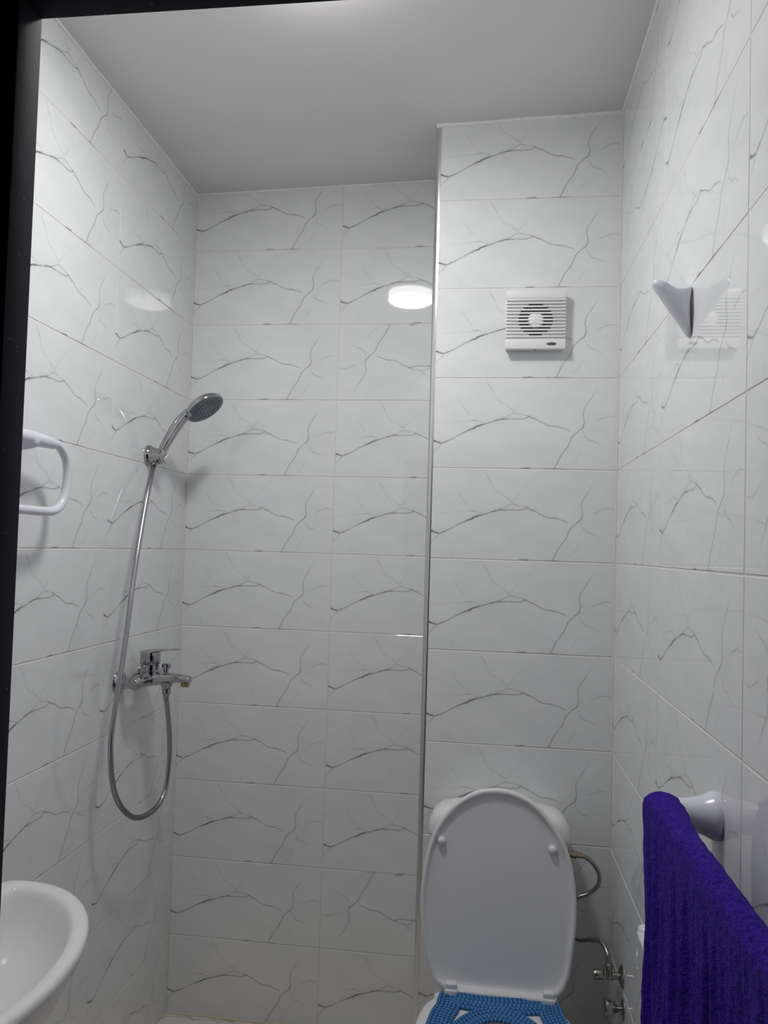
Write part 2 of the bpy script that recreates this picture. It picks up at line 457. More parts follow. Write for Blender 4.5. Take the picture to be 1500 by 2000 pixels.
prof = [(cx - 0.0128, cy + 0.004)] + [(cx - 0.0128 * math.cos(a), cy - 0.0128 * math.sin(a)) for a in [i * math.pi / 20 for i in range(11)]] + [(cx + 0.003, cy - 0.0128), (cx + 0.003, cy - 0.010), (cx, cy), (cx - 0.010, cy + 0.004)]
loft(g, [[(x, yy, 0.0) for x, yy in prof], [(x, yy, ceil_z(XE)) for x, yy in prof]], cap0=True, cap1=True)
tag(g.build('trim_7', TRIMMET, org=(cx, cy, 0), angle=50), kind='structure')

# ------------------------------------------------------------------ ceiling lamp (seen reflected in the tiles)
LZ = ceil_z(LAMP[0])
t = thing('ceiling_lamp', (LAMP[0], LAMP[1], LZ), 'round white lit ceiling lamp, seen only as a bright oval reflection in the tiles', 'lamp')
g = G(); lathe(g, (LAMP[0], LAMP[1], LZ + 0.001), (0, 0, -1), [(0, 0), (0.112, 0), (0.114, 0.004), (0.112, 0.014), (0.104, 0.017), (0, 0.017)], 48)
g.build('base', FANPL, t)
g = G(); lathe(g, (LAMP[0], LAMP[1], LZ), (0, 0, -1), [(0.101, 0.015), (0.103, 0.022), (0.103, 0.046), (0.100, 0.052), (0.092, 0.0565), (0.080, 0.059), (0.04, 0.061), (0, 0.0615)], 48)
g.build('diffuser', LIT, t)

# ------------------------------------------------------------------ extractor fan
fx, fz, fs_, fd = 1.1215, 2.169, 0.081, 0.030
t = thing('extractor_fan', (fx, YC, fz), 'square white extractor fan with slotted grille and small grey oval badge', 'fan')
g = G(); y0 = YC - fd
fr = 0.047   # radius of the round opening
# housing shell
box(g, (fx - fs_ + 0.002, YC - 0.018, fz - fs_ + 0.002), (fx + fs_ - 0.002, YC - 0.0005, fz + fs_ - 0.002), 0.002)
g.build('housing', FANPL, t)
g = G()
# cover: top and bottom plates, and side bars around the slats
box(g, (fx - fs_, y0, fz + 0.058), (fx + fs_, YC - 0.016, fz + fs_), 0.003, 3)
box(g, (fx - fs_, y0, fz - fs_), (fx + fs_, YC - 0.016, fz - 0.052), 0.003, 3)
box(g, (fx - fs_, y0 + 0.006, fz - 0.055), (fx - fr * 1.0, YC - 0.016, fz + 0.060), 0.001)
box(g, (fx + fr * 1.0, y0 + 0.006, fz - 0.055), (fx + fs_, YC - 0.016, fz + 0.060), 0.001)
# corner fillers that round off the opening
for k in range(12):
    zz = -0.055 + 0.115 * (k + 0.5) / 12; hw = math.sqrt(max(0, fr * fr - (zz - 0.003) ** 2)) if abs(zz - 0.003) < fr else 0
    zl, zh = fz - 0.055 + 0.115 * k / 12, fz - 0.055 + 0.115 * (k + 1) / 12
    if hw < 0.004: box(g, (fx - fr - 0.001, y0 + 0.006, zl), (fx + fr + 0.001, YC - 0.016, zh))
    elif hw < fr - 0.001:
        box(g, (fx - fr - 0.001, y0 + 0.006, zl), (fx - hw, YC - 0.016, zh)); box(g, (fx + hw, y0 + 0.006, zl), (fx + fr + 0.001, YC - 0.016, zh))
g.build('cover', FANPL, t, smooth=True)
for k in range(12):
    zz = fz - 0.0475 + 0.0092 * k
    g = G(); box(g, (fx - fs_ + 0.0008, y0 + 0.0005, zz), (fx + fs_ - 0.0008, y0 + 0.0062, zz + 0.0046), 0.0008)
    g.build('slat', FANPL, t)
g = G(); lathe(g, (fx, YC - 0.0185, fz + 0.002), (0, -1, 0), [(0, 0), (fr, 0), (fr, 0.0004), (0, 0.0004)], 40)
g.build('opening', BLACK, t)
g = G(); lathe(g, (fx, YC - 0.018, fz + 0.002), (0, -1, 0), [(0.0225, 0), (0.0225, 0.003), (0.019, 0.009), (0.011, 0.0118), (0, 0.0126)], 32)
g.build('motor_hub', FANPL, t)
g = G(); lathe(g, (fx + 0.043, y0 + 0.0003, fz - 0.0665), (0, -1, 0), [(0.0135, 0), (0.0135, 0.0009), (0.0125, 0.0012), (0, 0.0012)], 32, sx=1.0, sy=0.32)
g.build('badge', GREYOVAL, t)
g = G(); lathe(g, (fx, YC - 0.023, fz - fs_ + 0.0005), (0, 0, -1), [(0.0025, 0), (0.0025, 0.0012), (0, 0.0014)], 12)
g.build('screw', BLACK, t)

# ------------------------------------------------------------------ wall hook
t = thing('wall_hook', (XR, 1.377, 1.968), 'white plastic robe hook with upturned tip on right tiled wall', 'hook')
HK = [(XR, 2.0105), (XR - 0.008, 2.0115), (XR - 0.017, 2.0110), (XR - 0.026, 2.0105), (XR - 0.034, 2.0135), (XR - 0.043, 2.0190), (XR - 0.051, 2.0245), (XR - 0.058, 2.0272), (XR - 0.0640, 2.0262), (XR - 0.0672, 2.0215), (XR - 0.0655, 2.0150), (XR - 0.057, 2.0020), (XR - 0.043, 1.9810), (XR - 0.028, 1.9590), (XR - 0.013, 1.9370), (XR - 0.005, 1.9255), (XR - 0.001, 1.9235), (XR, 1.9240), (XR, 1.955), (XR, 1.985)]
hk = [(p.x, p.z) for p in spline([(a, 0, b) for a, b in HK], 5, True)]
hc = (XR - 0.022, 1.990)
g = G(); rings = []
for q in [k * math.pi / 16 for k in range(17)]:
    sc = 0.35 + 0.65 * math.sin(q) ** 0.55 if math.sin(q) > 1e-6 else 0.02
    rings.append([(min(XR, hc[0] + (a - hc[0]) * sc), 1.377 - math.cos(q) * (0.0165 if sc > 0.3 else 0.0168), hc[1] + (b - hc[1]) * sc) for a, b in hk])
loft(g, rings, cap0=True, cap1=True)
ob = g.build('hook_body', PLASTIC, t, angle=75)
g = G(); lathe(g, (XR + 0.0005, 1.377, 1.967), (-1, 0, 0), [(0, 0), (0.0425, 0), (0.043, 0.0018), (0.042, 0.003), (0, 0.003)], 36, sx=0.45, sy=1.0)
g.build('backing_plate', plain('grey_plastic', (0.2, 0.2, 0.22), 0.4), t)

# ------------------------------------------------------------------ towel rail and towel
BX, BZ = 1.2760, 1.150
t = thing('towel_rail', (XR, 1.19, BZ), 'white plastic towel rail on right wall carrying the purple towel', 'towel rail')
POST = [(0.0, 0.0), (0.0345, 0.0), (0.0350, 0.003), (0.0350, 0.007), (0.0338, 0.010), (0.0318, 0.014), (0.0290, 0.020), (0.0262, 0.028), (0.0243, 0.037), (0.0228, 0.048), (0.0215, 0.058), (0.0200, 0.068), (0.0170, 0.076), (0.010, 0.0805), (0, 0.0815)]
for yy in (1.19, 0.648):
    g = G(); lathe(g, (XR + 0.0003, yy, BZ), (-1, 0, 0), POST, 40); g.build('post', PLASTIC, t)
g = G(); tube(g, [(BX, 1.19, BZ), (BX, 0.92, BZ), (BX, 0.648, BZ)], 0.0105, 20); g.build('bar', PLASTIC, t)
# towel draped over the rail
g = G(); prof = []
zb0, zb1 = 0.46, 0.60
nu = 110
path = []
for i in range(60): path.append((0, zb0 + (BZ - zb0) * i / 60))        # front drop
for i in range(17): path.append((1, math.pi * i / 16))                  # over the bar
for i in range(1, 45): path.append((2, BZ - (BZ - zb1) * i / 44))       # back drop
ny = 120
y0t, y1t = 1.222, 0.675
def towel_pt(pi, f, off):
    kind, s = path[pi]
    back = 0.0 if kind == 0 else (s / math.pi if kind == 1 else 1.0)
    ys = y0t - 0.045 * back * back * (3 - 2 * back)
    y = ys + (y1t - ys) * f
    R = 0.0135 + 0.0100 * max(0.0, 1 - f / 0.24) ** 1.4
    if kind == 0: dr = BZ - s; x = BX - R; z = s; nx, nz = -1, 0
    elif kind == 1: dr = 0; x = BX - R * math.cos(s); z = BZ + R * math.sin(s); nx, nz = -math.cos(s), math.sin(s)
    else: dr = BZ - s; x = BX + R; z = s; nx, nz = 1, 0
    amp = min(1.0, dr / 0.16)
    fold = 0.0050 * math.sin(y * 95 + 2.2 * math.sin(z * 4)) + 0.003 * math.sin(y * 170 + 1.0 + z * 3) + 0.0030 * math.sin(y * 310 + z * 5)
    edge = min(1.0, f / 0.03)
    fold *= amp * (0.35 + 0.65 * edge)
    if kind == 0: fold -= 0.004 * amp * (1 - 0.0 * edge) + 0.006 * min(1, dr / 0.45) * math.sin(1.0 + y * 9) * edge
    fz = 0.0011 * noise.noise(Vector((y * 330, z * 330, x * 330))) + 0.0012 * noise.noise(Vector((y * 120, z * 120, x * 100)))
    y -= 0.10 * dr * (1 - f) if kind == 0 else 0.0
    k = fold * (1 if kind != 2 else 0.35) + fz + off
    yy = y + (0.002 * math.sin(z * 30) if f < 0.5 else 0) + 0.0015 * noise.noise(Vector((z * 150, 1, f * 40)))
    return Vector((x + nx * k, yy, z + nz * k))
np_ = len(path); outer = []; inner = []
for i in range(np_):
    for j in range(ny + 1):
        outer.append(towel_pt(i, j / ny, 0.004)); inner.append(towel_pt(i, j / ny, -0.0045))
vs = outer + inner; fs = []; w1 = ny + 1; N = len(outer)
for i in range(np_ - 1):
    for j in range(ny):
        a = i * w1 + j
        fs.append([a, a + 1, a + w1 + 1, a + w1]); fs.append([N + a, N + a + w1, N + a + w1 + 1, N + a + 1])
    for j in (0, ny):
        a = i * w1 + j; fs.append([a, a + w1, N + a + w1, N + a])
for i in (0, np_ - 1):
    for j in range(ny):
        a = i * w1 + j; fs.append([a, N + a, N + a + 1, a + 1])
g.add(vs, fs)
tw = g.build('towel', TOWEL, org=(BX, 0.95, BZ), angle=180)
tag(tw, 'purple terry towel hanging over the white rail on right wall', 'towel')

# ------------------------------------------------------------------ white fitting behind the towel
t = thing('paper_holder', (XR, 1.545, 0.800), 'white rounded plastic fitting on right wall, mostly hidden behind purple towel', 'holder')
g = G(); lathe(g, (XR + 0.0003, 1.545, 0.800), (-1, 0, 0), [(r * 0.80, h * 0.47) for r, h in POST], 36); g.build('post', PLASTIC, t)
g = G(); tube(g, spline([(XR - 0.032, 1.545, 0.800), (XR - 0.033, 1.52, 0.800), (XR - 0.033, 1.46, 0.800), (XR - 0.033, 1.42, 0.800)], 8), 0.008, 16); g.build('arm', PLASTIC, t)

# ------------------------------------------------------------------ towel ring
TY, TZ = 1.452, 1.738
t = thing('towel_ring', (0, TY, TZ), 'white plastic towel ring on left wall beside the black door frame', 'towel ring')
g = G(); lathe(g, (-0.0003, TY, TZ), (1, 0, 0), [(0, 0), (0.036, 0), (0.0365, 0.006), (0.034, 0.011), (0.030, 0.018), (0.0255, 0.028), (0.0225, 0.038), (0.0205, 0.050), (0.0190, 0.060), (0.0165, 0.068), (0.0115, 0.074), (0.006, 0.0765), (0, 0.077)], 40)
g.build('mount', PLASTIC, t)
rx = 0.060; hw = 0.142
g = G(); tube(g, [(rx, TY - 0.088, TZ + 0.003), (rx, TY - 0.08, TZ + 0.003), (rx, TY, TZ + 0.003), (rx, TY + 0.08, TZ + 0.003), (rx, TY + 0.088, TZ + 0.003)], [0.010, 0.0125, 0.0160, 0.0125, 0.010], 20)
g.build('sleeve', PLASTIC, t)
half = [(0, 0.003), (0.07, 0.004), (0.098, 0.002), (0.122, -0.012), (0.138, -0.035), (0.142, -0.068), (0.135, -0.104), (0.118, -0.130), (0.092, -0.143), (0.05, -0.146)]
loop = half + [(0, -0.146)] + [(-a, b) for a, b in half[:0:-1]]
g = G(); tube(g, spline([(rx, TY + a, TZ + b) for a, b in loop], 8, True), 0.0098, 16, closed=True)
g.build('ring', PLASTIC, t)

# ------------------------------------------------------------------ shower: holder, handset, hose, mixer
HB = Vector((0.034, 2.128, 1.787))           # where the handset sits in its holder
HC = Vector((0.153, 2.170, 1.941))           # centre of the spray face
HN = Vector((0.608, -0.11, -0.785)).normalized()
HA = ((HB - HC) - HN * (HB - HC).dot(HN)).normalized()   # in the face plane, towards the handle
t = thing('shower_holder', (0, 2.128, 1.79), 'chrome wall bracket holding the hand shower on left wall', 'shower holder')
g = G(); lathe(g, (-0.0003, 2.128, 1.790), (1, 0, 0), [(0, 0), (0.0310, 0), (0.0315, 0.003), (0.0300, 0.008), (0.0275, 0.012), (0, 0.012)], 36)
g.build('wall_disc', CHROME, t)
g = G(); lathe(g, (0.008, 2.128, 1.790), Vector((0.044, -0.006, -0.003)), [(0, 0), (0.0280, 0), (0.0255, 0.010), (0.0215, 0.024), (0.0190, 0.036), (0.0165, 0.042), (0, 0.0435)], 32)
g.build('arm', CHROME, t)
neck = HC + HA * 0.066 - HN * 0.012
hd = (neck - HB).normalized()
g = G(); lathe(g, HB - hd * 0.019, hd, [(0.0122, 0), (0.0165, 0), (0.0175, 0.003), (0.0190, 0.030), (0.0180, 0.036), (0.0135, 0.036), (0.0122, 0.0)], 28)
g.build('clamp', CHROME, t)
g = G(); lathe(g, HB + Vector((0.014, 0.010, -0.004)), (0.9, -0.1, -0.3), [(0.0145, -0.012), (0.0145, 0.004), (0.012, 0.009), (0, 0.0105)], 24)
g.build('pivot', plain('pale_plastic', (0.68, 0.67, 0.60), 0.3), t)

t = thing('hand_shower', tuple(HB), 'chrome hand shower with round grey spray face in its wall bracket', 'hand shower')
back = HC + HA * 0.022 - HN * 0.017
# the head sits at the top of the handle; the handle flows into the back of the head
hp = spline([HB - hd * 0.022, HB, HB.lerp(neck, 0.35) - HN * 0.004, HB.lerp(neck, 0.7) - HN * 0.005, neck, back.lerp(neck, 0.5) - HN * 0.001, back], 8)
rr = [(0, 0.0105), (0.15, 0.0115), (0.35, 0.0150), (0.55, 0.0160), (0.75, 0.0150), (0.9, 0.014), (1, 0.010)]
def lerp_tab(tab, x):
    for (a, b), (c, d_) in zip(tab, tab[1:]):
        if x <= c: return b + (d_ - b) * (x - a) / (c - a)
    return tab[-1][1]
g = G(); tube(g, hp, [lerp_tab(rr, i / (len(hp) - 1)) for i in range(len(hp))], 20)
g.build('handle', CHROME, t)
g = G(); lathe(g, HC, HN, [(0, -0.026), (0.018, -0.0255), (0.036, -0.022), (0.050, -0.016), (0.0590, -0.008), (0.0620, 0.0), (0.0610, 0.004), (0.0575, 0.0055), (0.0565, 0.003), (0, 0.003)], 48)
head = g.build('shower_head', CHROME, t)
g = G(); lathe(g, HC, HN, [(0.0562, 0.0032), (0.0558, 0.006), (0.052, 0.0075), (0.02, 0.009), (0, 0.0092)], 48)
sf = g.build('spray_face', NOZZLE, head)
g = G(); x_, y_, _ = frame_for(HN)
for ri, n in ((0.012, 8), (0.021, 14), (0.030, 20), (0.038, 26), (0.046, 32)):
    for k in range(n):
        a = 2 * math.pi * k / n + ri * 40
        p = HC + HN * (0.0082 if ri < 0.04 else 0.0072) + x_ * (ri * math.cos(a)) + y_ * (ri * math.sin(a))
        lathe(g, p, HN, [(0.0017, 0), (0.0013, 0.0018), (0, 0.0018)], 6)
tag(g.build('nozzle', NOZDOT, head), kind='stuff')
HS = HN.cross(HA); HS = -HS if HS.y > 0 else HS
lv = HC + (HA * 0.80 + HS * 0.60) * 0.059 + HN * 0.002
g = G(); tube(g, [lv - HN * 0.004, lv + HN * 0.008, lv + HN * 0.014 + HA * 0.002, lv + HN * 0.017 + HA * 0.003], [0.0055, 0.0048, 0.0060, 0.004], 12)
g.build('selector_lever', NOZZLE, t)

hose_pts = [(0.108, 2.079, 1.098), (0.106, 2.107, 1.0), (0.103, 2.126, 0.907), (0.098, 2.114, 0.815), (0.092, 2.056, 0.78), (0.086, 1.957, 0.792), (0.08, 1.88, 0.847), (0.076, 1.838, 0.918), (0.074, 1.823, 1.012), (0.073, 1.835, 1.087), (0.072, 1.857, 1.16), (0.068, 1.892, 1.274), (0.06, 1.943, 1.447), (0.045, 2.016, 1.602), (0.036, 2.064, 1.693), (0.0215, 2.118, 1.758)]
hose_pts = [Vector(p) for p in hose_pts]; hose_pts[0] = Vector((0.1075, 2.075, 1.095)); hose_pts[-1] = HB - hd * 0.030
t = thing('shower_hose', tuple(hose_pts[0]), 'chrome flexible shower hose looping from mixer tap up to hand shower', 'hose')
P = resample(spline(hose_pts, 16), 0.0016)
g = G(); tube(g, P, [0.0064 + (0.0009 if i % 2 else -0.0004) for i in range(len(P))], 12)
g.build('flexible_tube', plain('hose_steel', (0.44, 0.44, 0.46), 0.22, 1.0), t, angle=180)
g = G(); lathe(g, (0.1075, 2.075, 1.1155), (0, 0, -1), [(0.009, -0.001), (0.0125, 0), (0.0125, 0.012), (0.0105, 0.014), (0.0085, 0.020), (0.008, 0.032), (0, 0.032)], 20)
g.build('nut', CHROME, t)
g = G(); lathe(g, HB - hd * 0.040, hd, [(0, 0), (0.0070, 0), (0.0095, 0.012), (0.0100, 0.020), (0, 0.020)], 20)
g.build('cone_nut', CHROME, t)

MY, MZ = 2.075, 1.142
t = thing('mixer_tap', (0, MY, MZ), 'chrome single lever bath mixer tap on left wall', 'tap')
for yy in (2.0, 2.15):
    g = G(); lathe(g, (-0.0003, yy, MZ), (1, 0, 0), [(0, 0), (0.0345, 0), (0.035, 0.002), (0.033, 0.006), (0.026, 0.011), (0.016, 0.014), (0.0145, 0.016), (0.0145, 0.024), (0, 0.024)], 36)
    e_ = g.build('escutcheon', CHROME, t)
    g = G(); lathe(g, (0.020, yy, MZ), (1, 0, 0), [(0, 0), (0.0165, 0), (0.0175, 0.002), (0.0175, 0.016), (0.016, 0.018), (0, 0.018)], 6)
    g.build('union_nut', CHROME, t, smooth=False)
g = G()
# body: barrel along the wall, swelling at the middle, then a flattened spout growing out of it
tube(g, [(0.050, 1.982, MZ), (0.050, 1.986, MZ), (0.051, 2.02, MZ), (0.053, 2.05, MZ), (0.054, MY, MZ), (0.053, 2.10, MZ), (0.051, 2.13, MZ), (0.050, 2.164, MZ), (0.050, 2.168, MZ)], [0.013, 0.0165, 0.0185, 0.0215, 0.0225, 0.0215, 0.0185, 0.0165, 0.013], 24)
ob = g.build('body', CHROME, t)
g = G(); ring = []
for x, cz, hz, hy in [(0.055, MZ, 0.020, 0.024), (0.075, MZ + 0.001, 0.0185, 0.0215), (0.095, MZ + 0.003, 0.016, 0.019), (0.120, MZ + 0.0055, 0.0135, 0.0175), (0.150, MZ + 0.006, 0.0115, 0.017), (0.172, MZ + 0.004, 0.0105, 0.0168), (0.177, MZ + 0.003, 0.0095, 0.0155), (0.179, MZ + 0.003, 0.006, 0.012)]:
    ring.append([(x, MY + hy * math.copysign(abs(math.cos(a)) ** 0.7, math.cos(a)), cz + hz * math.copysign(abs(math.sin(a)) ** 0.7, math.sin(a))) for a in [2 * math.pi * k / 28 for k in range(28)]])
loft(g, ring, cap0=True, cap1=True)
sp = g.build('spout', CHROME, t)
g = G(); lathe(g, (0.163, MY, MZ - 0.003), (0, 0, -1), [(0, 0), (0.0125, 0), (0.0125, 0.012), (0.011, 0.014), (0.009, 0.012), (0, 0.012)], 24)
g.build('aerator', BRASS, sp)
g = G(); lathe(g, (0.1075, MY, MZ - 0.006), (0, 0, -1), [(0, 0), (0.020, 0), (0.018, 0.008), (0.0135, 0.013), (0.0125, 0.020), (0, 0.020)], 24)
g.build('hose_outlet', CHROME, sp)
g = G(); lathe(g, (0.105, MY, MZ + 0.014), (0, 0, 1), [(0.007, 0), (0.007, 0.018), (0.0125, 0.020), (0.0135, 0.025), (0.0135, 0.030), (0.011, 0.032), (0, 0.032)], 24)
g.build('diverter_knob', CHROME, t)
g = G(); lathe(g, (0.056, MY, MZ + 0.012), (0, 0, 1), [(0.0270, 0), (0.0275, 0.004), (0.0275, 0.012), (0.0262, 0.013), (0.0262, 0.030), (0.0275, 0.0305), (0.0285, 0.032), (0.0285, 0.058), (0.0275, 0.065), (0.024, 0.0675), (0, 0.0675)], 36)
g.build('cartridge', CHROME, t)
g = G(); ring = []
for x, z, hz, hy in [(0.030, MZ + 0.076, 0.004, 0.016), (0.045, MZ + 0.078, 0.0055, 0.0235), (0.065, MZ + 0.079, 0.006, 0.024), (0.080, MZ + 0.081, 0.005, 0.020), (0.095, MZ + 0.0835, 0.0034, 0.015), (0.118, MZ + 0.086, 0.0028, 0.0135), (0.138, MZ + 0.0878, 0.0024, 0.013), (0.143, MZ + 0.088, 0.0014, 0.0105)]:
    ring.append([(x, MY + hy * math.cos(a), z + hz * math.sin(a)) for a in [2 * math.pi * k / 24 for k in range(24)]])
loft(g, ring, cap0=True, cap1=True)
g.build('lever', CHROME, t)

# ------------------------------------------------------------------ washbasin on the left wall
t = thing('washbasin', (0, 1.125, 0.62), 'white ceramic oval washbasin mounted on left wall below towel ring', 'washbasin')
NB = 128; BCX = 0.10; BCY = 1.125
def bring(a, hx, hw, z, cy=BCY, cx=BCX):
    out = []
    for k in range(NB):
        q = 2 * math.pi * k / NB; c, sn = math.cos(q), math.sin(q)
        x = cx + hx * c if c >= 0 else cx - hw * abs(c) ** 0.55
        out.append((max(x, 0.0008), cy + a * sn, z))
    return out
g = G()
loft(g, [bring(*r) for r in [(0.09, 0.07, 0.10, 0.612), (0.13, 0.10, 0.10, 0.622), (0.19, 0.14, 0.10, 0.655), (0.25, 0.185, 0.10, 0.71), (0.292, 0.217, 0.10, 0.76), (0.318, 0.236, 0.10, 0.797), (0.329, 0.2445, 0.10, 0.815), (0.3335, 0.248, 0.10, 0.827), (0.333, 0.2475, 0.10, 0.835), (0.329, 0.2440, 0.097, 0.8405), (0.321, 0.2375, 0.09, 0.8425), (0.304, 0.2245, 0.04, 0.8415), (0.298, 0.220, 0.032, 0.839), (0.293, 0.2165, 0.027, 0.833), (0.289, 0.2135, 0.024, 0.824), (0.276, 0.205, 0.020, 0.795), (0.255, 0.190, 0.012, 0.765), (0.215, 0.165, 0.0, 0.738), (0.155, 0.125, -0.025, 0.718), (0.09, 0.09, -0.05, 0.709), (0.03, 0.078, -0.062, 0.706)]], cap0=True, cap1=True)
g.build('basin', CERAMIC, t, angle=60)
g = G(); lathe(g, (0.17, BCY, 0.7055), (0, 0, 1), [(0.024, 0), (0.0235, 0.002), (0.018, 0.003), (0.016, 0.001), (0, 0.001)], 28); g.build('drain', CHROME, t)

# ------------------------------------------------------------------ toilet
TX = 1.050
t = thing('toilet', (TX, 1.75, 0), 'white toilet with raised lid against the tiled chase', 'toilet')
# cistern
g = G(); rings = []
def rrect(cx, cy, hx, hy, z, r=0.05, n=8):
    out = []
    for sx, sy, a0 in ((1, 1, 0), (-1, 1, 90), (-1, -1, 180), (1, -1, 270)):
        for k in range(n + 1):
            a = math.radians(a0 + 90 * k / n)
            out.append((cx + sx * (hx - r) + r * math.cos(a), cy + sy * (hy - r) + r * math.sin(a), z))
    return out
CY = 2.0225
for hx, hy, z, r in [(0.150, 0.060, 0.452, 0.03), (0.160, 0.066, 0.456, 0.04), (0.166, 0.066, 0.50, 0.045), (0.174, 0.0675, 0.70, 0.05), (0.176, 0.068, 0.795, 0.05)]:
    rings.append(rrect(TX + 0.003, CY + 0.003, hx, hy, z, r))
loft(g, rings, cap0=True, cap1=True); ci = g.build('cistern', CERAMIC, t, angle=50)
g = G(); rings = []
for hx, hy, z, r in [(0.172, 0.067, 0.794, 0.05), (0.181, 0.0705, 0.796, 0.055), (0.184, 0.0725, 0.802, 0.057), (0.1835, 0.0725, 0.815, 0.057), (0.179, 0.0705, 0.835, 0.057), (0.168, 0.071, 0.853, 0.056), (0.150, 0.062, 0.865, 0.05), (0.12, 0.047, 0.871, 0.04), (0.06, 0.02, 0.874, 0.018)]:
    rings.append(rrect(TX + 0.003, CY, hx, hy, z, r))
loft(g, rings, cap0=True, cap1=True); cl_ = g.build('cistern_lid', CERAMIC, t, angle=70)
g = G(); lathe(g, (TX, CY, 0.8735), (0, 0, 1), [(0.022, 0), (0.022, 0.004), (0.019, 0.006), (0, 0.006)], 24); g.build('flush_button', CHROME, cl_)
# bowl
def oval(cx, cy, a, b, z, n=64, p=2.2):
    return [(cx + a * math.copysign(abs(math.cos(q)) ** (2 / p), math.cos(q)), cy + b * math.copysign(abs(math.sin(q)) ** (2 / p), math.sin(q)), z) for q in [2 * math.pi * k / n for k in range(n)]]
g = G(); rings = []
for cy, a, b, z in [(1.74, 0.110, 0.20, 0.001), (1.74, 0.112, 0.205, 0.02), (1.735, 0.105, 0.195, 0.10), (1.72, 0.112, 0.20, 0.20), (1.695, 0.140, 0.225, 0.29), (1.68, 0.168, 0.25, 0.36), (1.68, 0.178, 0.26, 0.40), (1.68, 0.179, 0.261, 0.421), (1.68, 0.174, 0.256, 0.428), (1.655, 0.135, 0.20, 0.428), (1.65, 0.122, 0.185, 0.42), (1.65, 0.118, 0.18, 0.38), (1.66, 0.10, 0.15, 0.30), (1.68, 0.06, 0.09, 0.23), (1.70, 0.03, 0.045, 0.20)]:
    rings.append(oval(TX, cy, a, b, z))
loft(g, rings, cap0=True, cap1=True)
box(g, (TX - 0.150, 1.86, 0.395), (TX + 0.150, 2.085, 0.452), 0.02, 3)
bo = g.build('bowl', CERAMIC, t, angle=50)
g = G(); rings = []
for cy, a, b, z, cy2 in [(1.668, 0.178, 0.232, 0.430, 0), (1.668, 0.184, 0.238, 0.434, 0), (1.668, 0.187, 0.241, 0.442, 0), (1.668, 0.185, 0.239, 0.450, 0), (1.668, 0.176, 0.230, 0.4545, 0), (1.645, 0.125, 0.178, 0.4545, 0), (1.645, 0.116, 0.170, 0.451, 0), (1.645, 0.112, 0.166, 0.442, 0), (1.645, 0.115, 0.169, 0.432, 0)]:
    rings.append(oval(TX, cy, a, b, z, p=3.4 if a > 0.15 else 2.4))
rings.append(rings[0])
loft(g, rings); g.build('seat', LIDPL, t, angle=50)
# raised lid: outline in the lid's own plane (x, distance up from the hinge)
LO = [(1.035, 0.486), (0.988, 0.475), (0.938, 0.442), (0.900, 0.394), (0.878, 0.343), (0.865, 0.278), (0.860, 0.205), (0.865, 0.148), (0.878, 0.083), (0.895, 0.029), (0.908, 0.012), (0.935, 0.003), (1.000, 0.001), (1.066, 0.001), (1.140, 0.001), (1.184, 0.004), (1.208, 0.018), (1.225, 0.055), (1.234, 0.112), (1.241, 0.178), (1.241, 0.241), (1.232, 0.307), (1.217, 0.354), (1.195, 0.395), (1.163, 0.434), (1.131, 0.462), (1.084, 0.482)]
lp0 = Vector((0, 1.888, 0.457)); le = Vector((0, 0.045, 0.481)).normalized(); ln = Vector((0, -0.481, 0.045)).normalized()
out2 = [(p.x, p.y) for p in spline([(a, b, 0) for a, b in LO], 5, True)]
lc = (1.050, 0.235)
def lring(s, h, shift=0.0):
    return [lp0 + Vector((lc[0] + (a - lc[0]) * s, 0, 0)) + le * (lc[1] + (b - lc[1]) * s) + ln * h for a, b in out2]
g = G(); loft(g, [lring(s, h) for s, h in [(0.02, -0.0108), (0.25, -0.0107), (0.5, -0.0104), (0.7, -0.0098), (0.83, -0.0090), (0.90, -0.0080), (0.932, -0.0055), (0.946, -0.001), (0.956, 0.0010), (0.975, 0.0015), (0.992, -0.001), (1.0, -0.006), (0.997, -0.011), (0.98, -0.0135), (0.93, -0.0145), (0.7, -0.0150), (0.4, -0.0152), (0.02, -0.0153)]], cap0=True, cap1=True)
lid = g.build('lid', LIDPL, t, angle=60)
for a, b in ((0.909, 0.351), (1.183, 0.349)):
    g = G(); lathe(g, lp0 + Vector((a, 0, 0)) + le * b + ln * (-0.0095), ln, [(0.0100, 0), (0.0104, 0.006)] + [(0.0104 * math.cos(q), 0.006 + 0.0095 * math.sin(q)) for q in [math.pi / 2 * k / 7 for k in range(1, 7)]] + [(0, 0.0155)], 20)
    g.build('bumper', LIDPL, lid)
for hx in (0.943, 1.176):
    g = G(); box(g, (hx - 0.016, 1.866, 0.452), (hx + 0.016, 1.895, 0.474), 0.005, 3)
    box(g, (hx - 0.014, 1.870, 0.46), (hx + 0.014, 1.888, 0.487), 0.004, 3)
    g.build('hinge', LIDPL, t)
g = G(); tube(g, [(0.93, 1.884, 0.462), (1.06, 1.884, 0.462), (1.195, 1.884, 0.462)], 0.009, 14); g.build('hinge_bar', LIDPL, t)

